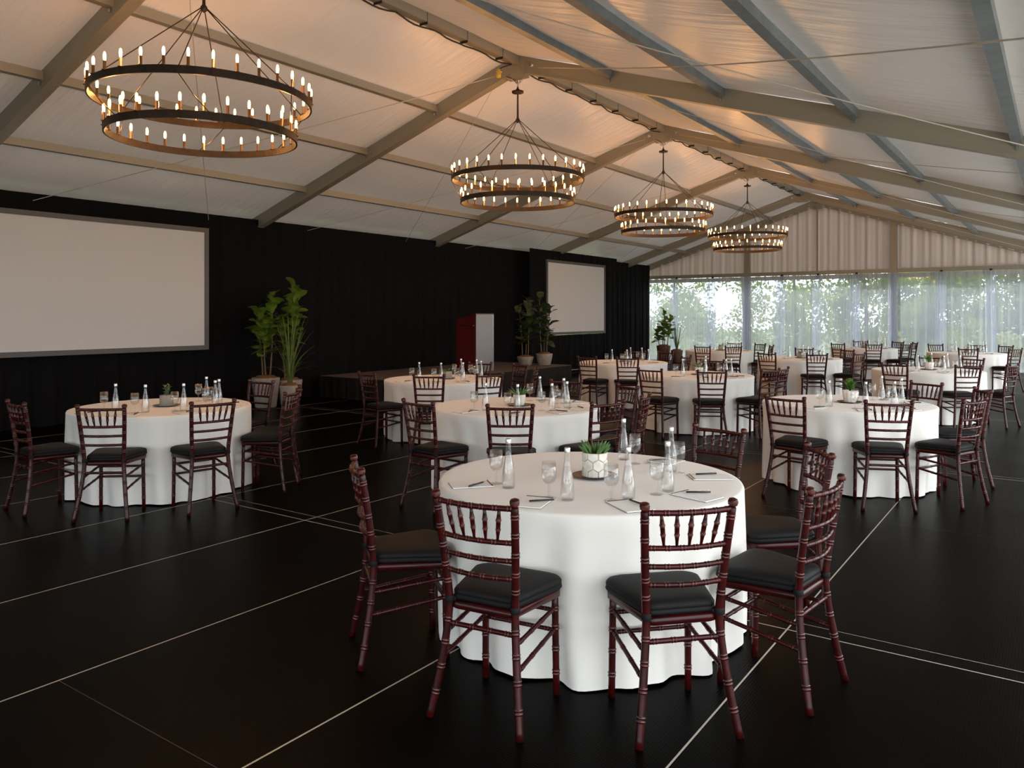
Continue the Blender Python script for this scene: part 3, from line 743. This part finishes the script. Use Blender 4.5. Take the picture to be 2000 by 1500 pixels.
    # lift so that the pot stands on the plate
    t.location.z = TABLE_H + 0.0055
    return t

# table data: phrase, centre, plant, chairs (top rail pixel column, near/far crossing, phrase)
TABLES = [
 ('nearest table', (-2.06, 3.65), ('hex', 'spiky succulent in white hexagon pot on the nearest table'), [
   ((-0.135, 3.11), 0, 'front left seat'), ((0.675, 3.01), 0, 'front right seat'), ((-0.71, 3.78), 0, 'left side seat'), ((1.347, 3.34), 0, 'right front seat'), ((1.645, 4.19), 0, 'right side seat'), ((1.31, 4.98), 0, 'back right seat')]),
 ('far left table', (-6.95, 4.16), ('jade', 'small pale bush in grey concrete pot on the far left table'), [
   (30, 'n', 'leftmost seat'), (195, 'n', 'front left seat'), (415, 'n', 'front right seat'), (572, 'n', 'right front seat'), (586, 'f', 'right side seat'), (510, 'f', 'back right seat')]),
 ('table behind the nearest', (-4.24, 6.11), ('aloe', 'green aloe in white ribbed pot on the table behind the nearest'), [
   (815, 'n', 'front left seat'), (995, 'n', 'front middle seat'), (1190, 'n', 'front right seat'), (1262, 'n', 'right side seat'), (1228, 'f', 'back right seat'), (1105, 'f', 'back middle seat')]),
 ('table before the stage', (-6.80, 8.10), ('box', 'low green plant in grey square pot on the table before the stage'), [
   (717, 'n', 'left side seat'), (836, 'n', 'front left seat'), (958, 'n', 'front right seat'), (1047, 'n', 'right side seat'), (1017, 'f', 'back right seat'), (938, 'f', 'back middle seat')]),
 ('right foreground table', (-1.72, 8.19), ('ribbed', 'bright green leafy plant in white ribbed pot on the right foreground table'), [
   (1533, 'n', 'front left seat'), (1740, 'n', 'front middle seat'), (1903, 'n', 'front right seat'), (1920, 'f', 'right side seat'), (1808, 'f', 'back right seat')]),
 ('centre table', (-4.29, 10.75), ('aloe', 'small aloe in ribbed pot on the centre table'), [
   (1270, 'n', 'front left seat'), (1393, 'n', 'front right seat'), (1507, 'n', 'right front seat'), (1532, 'n', 'right side seat'), (1392, 'f', 'back seat')]),
 ('table near the right screen', (-6.54, 12.87), ('box', 'low plant in square pot on the table near the right screen'), [
   (1145, 'n', 'front left seat'), (1226, 'n', 'front right seat'), (1300, 'f', 'back right seat'), (1243, 'f', 'back seat'), (1341, 'n', 'right side seat')]),
 ('far table by the palms', (-6.73, 18.29), ('box', 'tiny plant in square pot on the far table by the palms'), [
   (1372, 'n', 'front left seat'), (1433, 'n', 'front right seat'), (1434, 'f', 'back seat'), (1486, 'f', 'back right seat'), (1507, 'n', 'right side seat')]),
 ('far middle table', (-4.25, 16.0), ('box', 'tiny plant in square pot on the far middle table'), [
   (1497, 'n', 'front left seat'), (1597, 'n', 'front middle seat'), (1680, 'n', 'right front seat'), (1655, 'f', 'back right seat'), (1570, 'f', 'back seat')]),
 ('middle table at the windows', (-4.18, 21.82), ('box', 'tiny plant in square pot on the middle table at the windows'), [
   (1637, 'n', 'front left seat'), (1708, 'n', 'front right seat'), (1681, 'f', 'back seat'), (1754, 'f', 'back right seat'), (1770, 'n', 'right front seat'), (1788, 'f', 'right side seat')]),
 ('second table on the right', (-1.71, 13.75), ('ribbed', 'small plant in ribbed pot on the second table on the right'), [
   (1747, 'n', 'front left seat'), (1890, 'n', 'front right seat'), (1900, 'f', 'back right seat'), (1820, 'f', 'back seat'), (1978, 'n', 'right side seat')]),
 ('far right table', (-1.75, 20.36), ('box', 'tiny plant in square pot on the far right table'), [
   (1892, 'n', 'front seat'), (1827, 'f', 'back left seat'), (1908, 'f', 'back seat'), (1965, 'f', 'back right seat'), (1984, 'n', 'right side seat')]),
]
RC = 1.245
def chair_spot(c, spec, side):
    if side == 0:                                     # camera-plan coordinates of the rear feet
        x, d = spec; return Vector((-d*SN + x*CS, d*CS + x*SN))
    t = (spec-1000.0)/FPX; dr = Vector((-SN + t*CS, CS + t*SN)).normalized(); c = Vector(c)
    k = c.dot(dr); perp = c - dr*k; h2 = RC*RC - perp.length_squared
    if h2 <= 0: return c - perp.normalized()*RC if perp.length > 0 else c
    return dr*(k - math.sqrt(h2)) if side == 'n' else dr*(k + math.sqrt(h2))
T1_ITEMS = [((993, 953), (969, 945)), ((1108, 977), (1072, 973)), ((1227, 975), (1194, 978)), ((1304, 960), (1283, 966)), ((1311, 921), (1326, 925)), ((1218, 898), (1240, 906))]
for ti, (tp, (cx, cy), (pk, pl), chairs) in enumerate(TABLES):
    o = table0 if not table_used[0] else copy_tree(table0); table_used[0] = True
    o.location = (cx, cy, 0); o.rotation_euler = (0,0,0.3*ti); tag(o, 'round banquet table hidden under the cloth of the ' + tp, 'table', 'round banquet tables')
    cl = put('tablecloth', CLOTHS[ti % 5], None, (cx, cy, 0), ti*1.1); tag(cl, 'white floor-length pleated cloth over the ' + tp, 'tablecloth', 'white tablecloths')
    rnd = random.Random(ti+40)
    for ci, (sp, side, cp) in enumerate(chairs):
        p = chair_spot((cx, cy), sp, side); d = Vector((cx, cy)) - p
        if d.length < 1.225: p = Vector((cx, cy)) - d.normalized()*1.225; d = Vector((cx, cy)) - p
        a = math.atan2(d.y, d.x); face = a - PI/2 + rnd.uniform(-0.06, 0.06)
        dn = d.normalized()
        k = chair0 if not chair_used[0] else copy_tree(chair0); chair_used[0] = True
        k.location = (p.x + dn.x*0.245, p.y + dn.y*0.245, 0); k.rotation_euler = (0, 0, face)
        tag(k, 'dark red chair with black cushion, %s of %s' % (cp, tp), 'chair', 'mahogany banquet chairs')
        # place setting
        side_v = Vector((dn.y, -dn.x)); cen = Vector((cx, cy)); inward = -dn          # from the centre towards the chair
        right = Vector((CS, SN))
        if ti == 0:
            (bu, bv), (gu, gv) = T1_ITEMS[[1, 2, 0, 3, 4, 5][ci]]
            pb = Vector(at(bu, bv, TABLE_H)); pg = Vector(at(gu, gv, TABLE_H))
        else:
            pb = cen + inward*0.47 + right*0.035; pg = cen + inward*0.475 - right*0.055 + Vector((rnd.uniform(-.01,.01), rnd.uniform(-.01,.01)))
        z = TABLE_H + 0.0008
        place('water_bottle', (pb.x, pb.y, z), 0, 'clear glass water bottle before %s of %s' % (cp, tp), 'water bottles')
        place('water_goblet', (pg.x, pg.y, z), 0, 'empty stemmed water glass before %s of %s' % (cp, tp), 'water glasses')
        pp = cen + inward*0.645 - side_v*0.02
        place('notepad', (pp.x, pp.y, z), face + rnd.uniform(-0.15, 0.15), 'white notepad before %s of %s' % (cp, tp), 'notepads')
        pn = cen + inward*0.63 + side_v*0.02
        place('pen', (pn.x, pn.y, z+0.0078), face + rnd.uniform(-0.9, 0.9), 'dark pen on the notepad before %s of %s' % (cp, tp), 'pens')
    off = Vector((0, 0))
    small_plant(pk, (cx+0.02, cy+0.03), pl, ti)

# ================================================================== BIG PLANTS
def fig_leaf_mesh(mt, L, W):
    m = MB()
    def fn(u, v):
        s = u; w = W*(0.06 + 0.94*max(0.0, 1-abs(2*s**1.25-1)**2.6)**0.6); x = (v-0.5)*w
        return (x, L*s, 0.14*abs(x) + 0.10*L*math.sin(PI*s) - 0.25*L*s*s + 0.012*math.sin(s*14)*abs(v-0.5))
    m.grid(fn, 7, 4); return m.mesh('leaf', mt)
FIG = {mt: [fig_leaf_mesh(mt, L, W) for L, W in ((0.29, 0.22), (0.25, 0.19), (0.20, 0.15))] for mt in ('fig_leaf', 'fig_leaf_dark')}
def pot(parent, R, H, mt, top):
    m = MB(); m.lathe([(0,0),(R*0.72,0),(R*0.76,0.01),(R,H-0.03),(R,H),(R-0.02,H),(R-0.03,H-0.05),(0,H-0.05)], 28); m.build('pot', mt, parent)
    m = MB(); rnd = random.Random(4)
    m.lathe([(R-0.024,H-0.05),(R-0.03,H-0.008),(R*0.6,H+0.035),(0.0,H+0.045)], 22); m.build('moss_cover', top, parent)
def fig(loc, height, potR, potH, label, mt, seed, stems=3, spread=0.075, pm='concrete', n=15, lo=0.38):
    rnd = random.Random(seed); t = thing('fig_plant', label, 'plant', loc, rnd.uniform(0, 6), 'potted fig trees'); pot(t, potR, potH, pm, 'moss')
    for s in range(stems):
        a = 2*PI*s/stems + 0.5; bx, by = spread*math.cos(a), spread*math.sin(a); top = height*(1.0 - 0.13*s)
        pts = [Vector((bx*(1+0.9*q), by*(1+0.9*q), potH + (top-potH)*q)) + Vector((0.012*math.sin(5*q+s), 0.012*math.cos(4*q+s), 0)) for q in [i/6 for i in range(7)]]
        m = MB(); m.tube(pts, [0.016-0.0016*i for i in range(7)], 7); st_ = m.build('trunk', 'bark', t)
        for k in range(n):
            q = lo + (1-lo)*(k+0.5)/n; p = pts[0].lerp(pts[-1], q); an = k*2.4 + s*1.3 + rnd.uniform(-.3,.3)
            if rnd.random() < 0.10: continue
            o = put('leaf', rnd.choice(FIG[mt]), st_, p); up = 0.25 + 0.75*q + rnd.uniform(-0.35, 0.35)
            o.rotation_euler = (up - 0.1, rnd.uniform(-.4,.4), an)
            sc = rnd.uniform(0.8, 1.15)*(1.0 if q < 0.9 else 0.75); o.scale = (sc, sc, sc)
    return t
def blade_mesh(L, W, mt, bend):
    m = MB()
    def fn(u, v):
        w = W*(1-u)**0.6*min(1, 4*u+0.3); x = (v-0.5)*w; an = bend*u
        return (x, L*u*math.sin(an*0.8), L*u*math.cos(an*0.7) + 0.15*abs(x))
    m.grid(fn, 8, 2); return m.mesh('blade', mt)
def grass_plant(loc, height, label, seed, R=0.12, H=0.26, pm='concrete', n=34, wide=1.0, mt='grass_leaf'):
    rnd = random.Random(seed); t = thing('palm_grass', label, 'plant', loc, 0, 'potted palms'); pot(t, R, H, pm, 'moss')
    ms = [blade_mesh(height*f, 0.035*wide, mt, b_) for f, b_ in ((1.0, 0.28), (0.85, 0.5), (0.65, 0.95), (0.5, 1.4))]
    for k in range(n):
        o = put('blade', ms[k % 4] if rnd.random() < 0.7 else ms[0], t, (rnd.uniform(-.03,.03), rnd.uniform(-.03,.03), H)); o.rotation_euler = (rnd.uniform(-.1,.1), rnd.uniform(-.1,.1), rnd.uniform(0, 6.28))
    return t
def on_floor(u, Y): return (along_y(u, Y), Y)
x, y = at(519, 795); fig((x, y, 0), 1.98, 0.24, 0.52, 'tall fig tree in tapered concrete pot behind the far left table', 'fig_leaf', 1, n=26)
x, y = (-11.35, along_x(566, -11.35)); fig((x, y, 0), 2.12, 0.22, 0.46, 'taller fig tree half behind grass plant left of the stage', 'fig_leaf', 2, n=26)
x, y = at(566, 800); grass_plant((x, y, 0), 1.25, 'tall upright grass plant beside fig trees at left', 3, 0.17, 0.42, n=40)
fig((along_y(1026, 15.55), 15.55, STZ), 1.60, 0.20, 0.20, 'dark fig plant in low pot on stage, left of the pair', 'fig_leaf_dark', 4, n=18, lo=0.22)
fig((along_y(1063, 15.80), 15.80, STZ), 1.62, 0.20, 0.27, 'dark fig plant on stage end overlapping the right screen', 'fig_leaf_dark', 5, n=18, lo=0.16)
fig((along_y(1296, 25.2), 25.2, 0), 1.72, 0.24, 0.55, 'bushy plant in tall dark pot at the end of black drape', 'fig_leaf', 6, pm='terracotta_dark', n=26, lo=0.25, stems=4, spread=0.13)
grass_plant((along_y(1322, 24.9), 24.9, 0), 1.15, 'thin palm in dark pot in front of far sheer curtains', 7, 0.2, 0.42, 'terracotta_dark', 26, 0.8)

# ================================================================== GARDEN BEHIND THE WINDOWS
def leaf_cloud(name, parent, mts, blobs, n, size, seed):
    rnd = random.Random(seed); m = MB()
    for _ in range(n):
        c, rx, ry, rz_ = rnd.choice(blobs)
        while True:
            p = Vector((rnd.uniform(-1,1), rnd.uniform(-1,1), rnd.uniform(-1,1)))
            if 0.25 < p.length < 1: break
        q = Vector((c[0]+p.x*rx, c[1]+p.y*ry, max(0.05, c[2]+p.z*rz_)))
        a = Vector((rnd.gauss(0,1), rnd.gauss(0,1), rnd.gauss(0,1))).normalized(); b_ = a.orthogonal().normalized(); s = size*rnd.uniform(0.6, 1.4)
        m.add([q-a*s, q+b_*s*0.5, q+a*s, q-b_*s*0.5], [(0,1,2,3)], 1 if rnd.random() < 0.12 else 0)
    o = m.build(name, mts, parent); o['kind'] = 'stuff'; return o
garden = [(-17.5, 30.5, 4.2), (-15.2, 31.8, 4.6), (-13.0, 30.2, 3.9), (-10.6, 31.5, 4.4), (-8.2, 30.3, 4.2), (-6.0, 31.6, 4.5), (-3.6, 30.2, 4.0), (-1.2, 31.4, 4.4), (1.2, 30.2, 4.1), (3.4, 31.6, 4.4)]
for i, (x, y, h) in enumerate(garden):
    rnd = random.Random(i+90)
    lab = ['leftmost', 'second from left', 'third from left', 'fourth from left', 'fifth from left', 'sixth from left', 'seventh from left', 'third from right', 'second from right', 'rightmost'][i]
    t = thing('garden_tree', 'leafy green garden tree outside the far windows, ' + lab, 'tree', (x, y, -0.13), 0, 'garden trees behind the windows')
    m = MB(); m.tube([(0,0,0),(0.05,0.02,h*0.35),(-0.05,0.04,h*0.7),(0,0,h*0.95)], [0.09,0.07,0.045,0.015], 8); m.build('trunk', 'hedge_bark', t)
    blobs = []
    for k in range(15):
        a = rnd.uniform(0, 6.28); r = rnd.uniform(0.1, 1.1); blobs.append(((r*math.cos(a)*1.3, r*math.sin(a)*0.6, h*(0.10+0.85*k/15)), rnd.uniform(0.5,1.0), 0.5, rnd.uniform(0.35,0.7)))
    dens = 1900 if x < -7 else 5200
    leaf_cloud('crown', t, ['hedge_leaf', 'hedge_leaf_yellow'], blobs, dens, 0.08, i)
for i, (x, y, h) in enumerate([(-19, 36, 3.0), (-14.8, 37, 2.6), (-9.5, 36.5, 3.0), (-5.6, 36, 6.2), (-2.4, 37, 6.0), (0.8, 36, 6.3), (4.2, 37, 6.0)]):
    rnd = random.Random(i+190)
    t = thing('garden_tree', 'broad tree in the back row of the garden, ' + ['first', 'second', 'third', 'fourth', 'fifth', 'sixth', 'seventh'][i] + ' from left', 'tree', (x, y, -0.13), 0, 'garden trees in the back row')
    m = MB(); m.tube([(0,0,0),(0.05,0.02,h*0.35),(-0.05,0.04,h*0.7),(0,0,h*0.95)], [0.14,0.11,0.07,0.02], 8); m.build('trunk', 'hedge_bark', t)
    blobs = []
    for k in range(20):
        a = rnd.uniform(0, 6.28); q = rnd.uniform(0.2, 1.9); blobs.append(((q*math.cos(a), q*math.sin(a)*0.6, h*(0.08+0.86*k/20)), rnd.uniform(0.6,0.9), 0.5, rnd.uniform(0.4,0.6)))
    leaf_cloud('crown', t, ['hedge_leaf', 'hedge_leaf_yellow'], blobs, 7000 if h > 5 else 2500, 0.10, i+300)
for i, x in enumerate((-4.4, -2.9, -1.5, 0.0, 1.4)):
    t = thing('flowering_shrub', 'low yellow green shrub outside the right windows, ' + ['first', 'second', 'third', 'fourth', 'fifth'][i] + ' from left', 'shrub', (x, 28.4, -0.13), 0, 'low shrubs behind the windows')
    blobs = [((random.uniform(-.4,.4), random.uniform(-.2,.2), random.uniform(0.3,0.95)), 0.42, 0.3, 0.32) for _ in range(6)]
    leaf_cloud('foliage', t, ['hedge_leaf_yellow', 'hedge_leaf'], blobs, 900, 0.055, i+50)
    m = MB(); m.tube([(0,0,0),(0.02,0,0.6)], [0.03,0.012], 6); m.build('stem', 'hedge_bark', t)
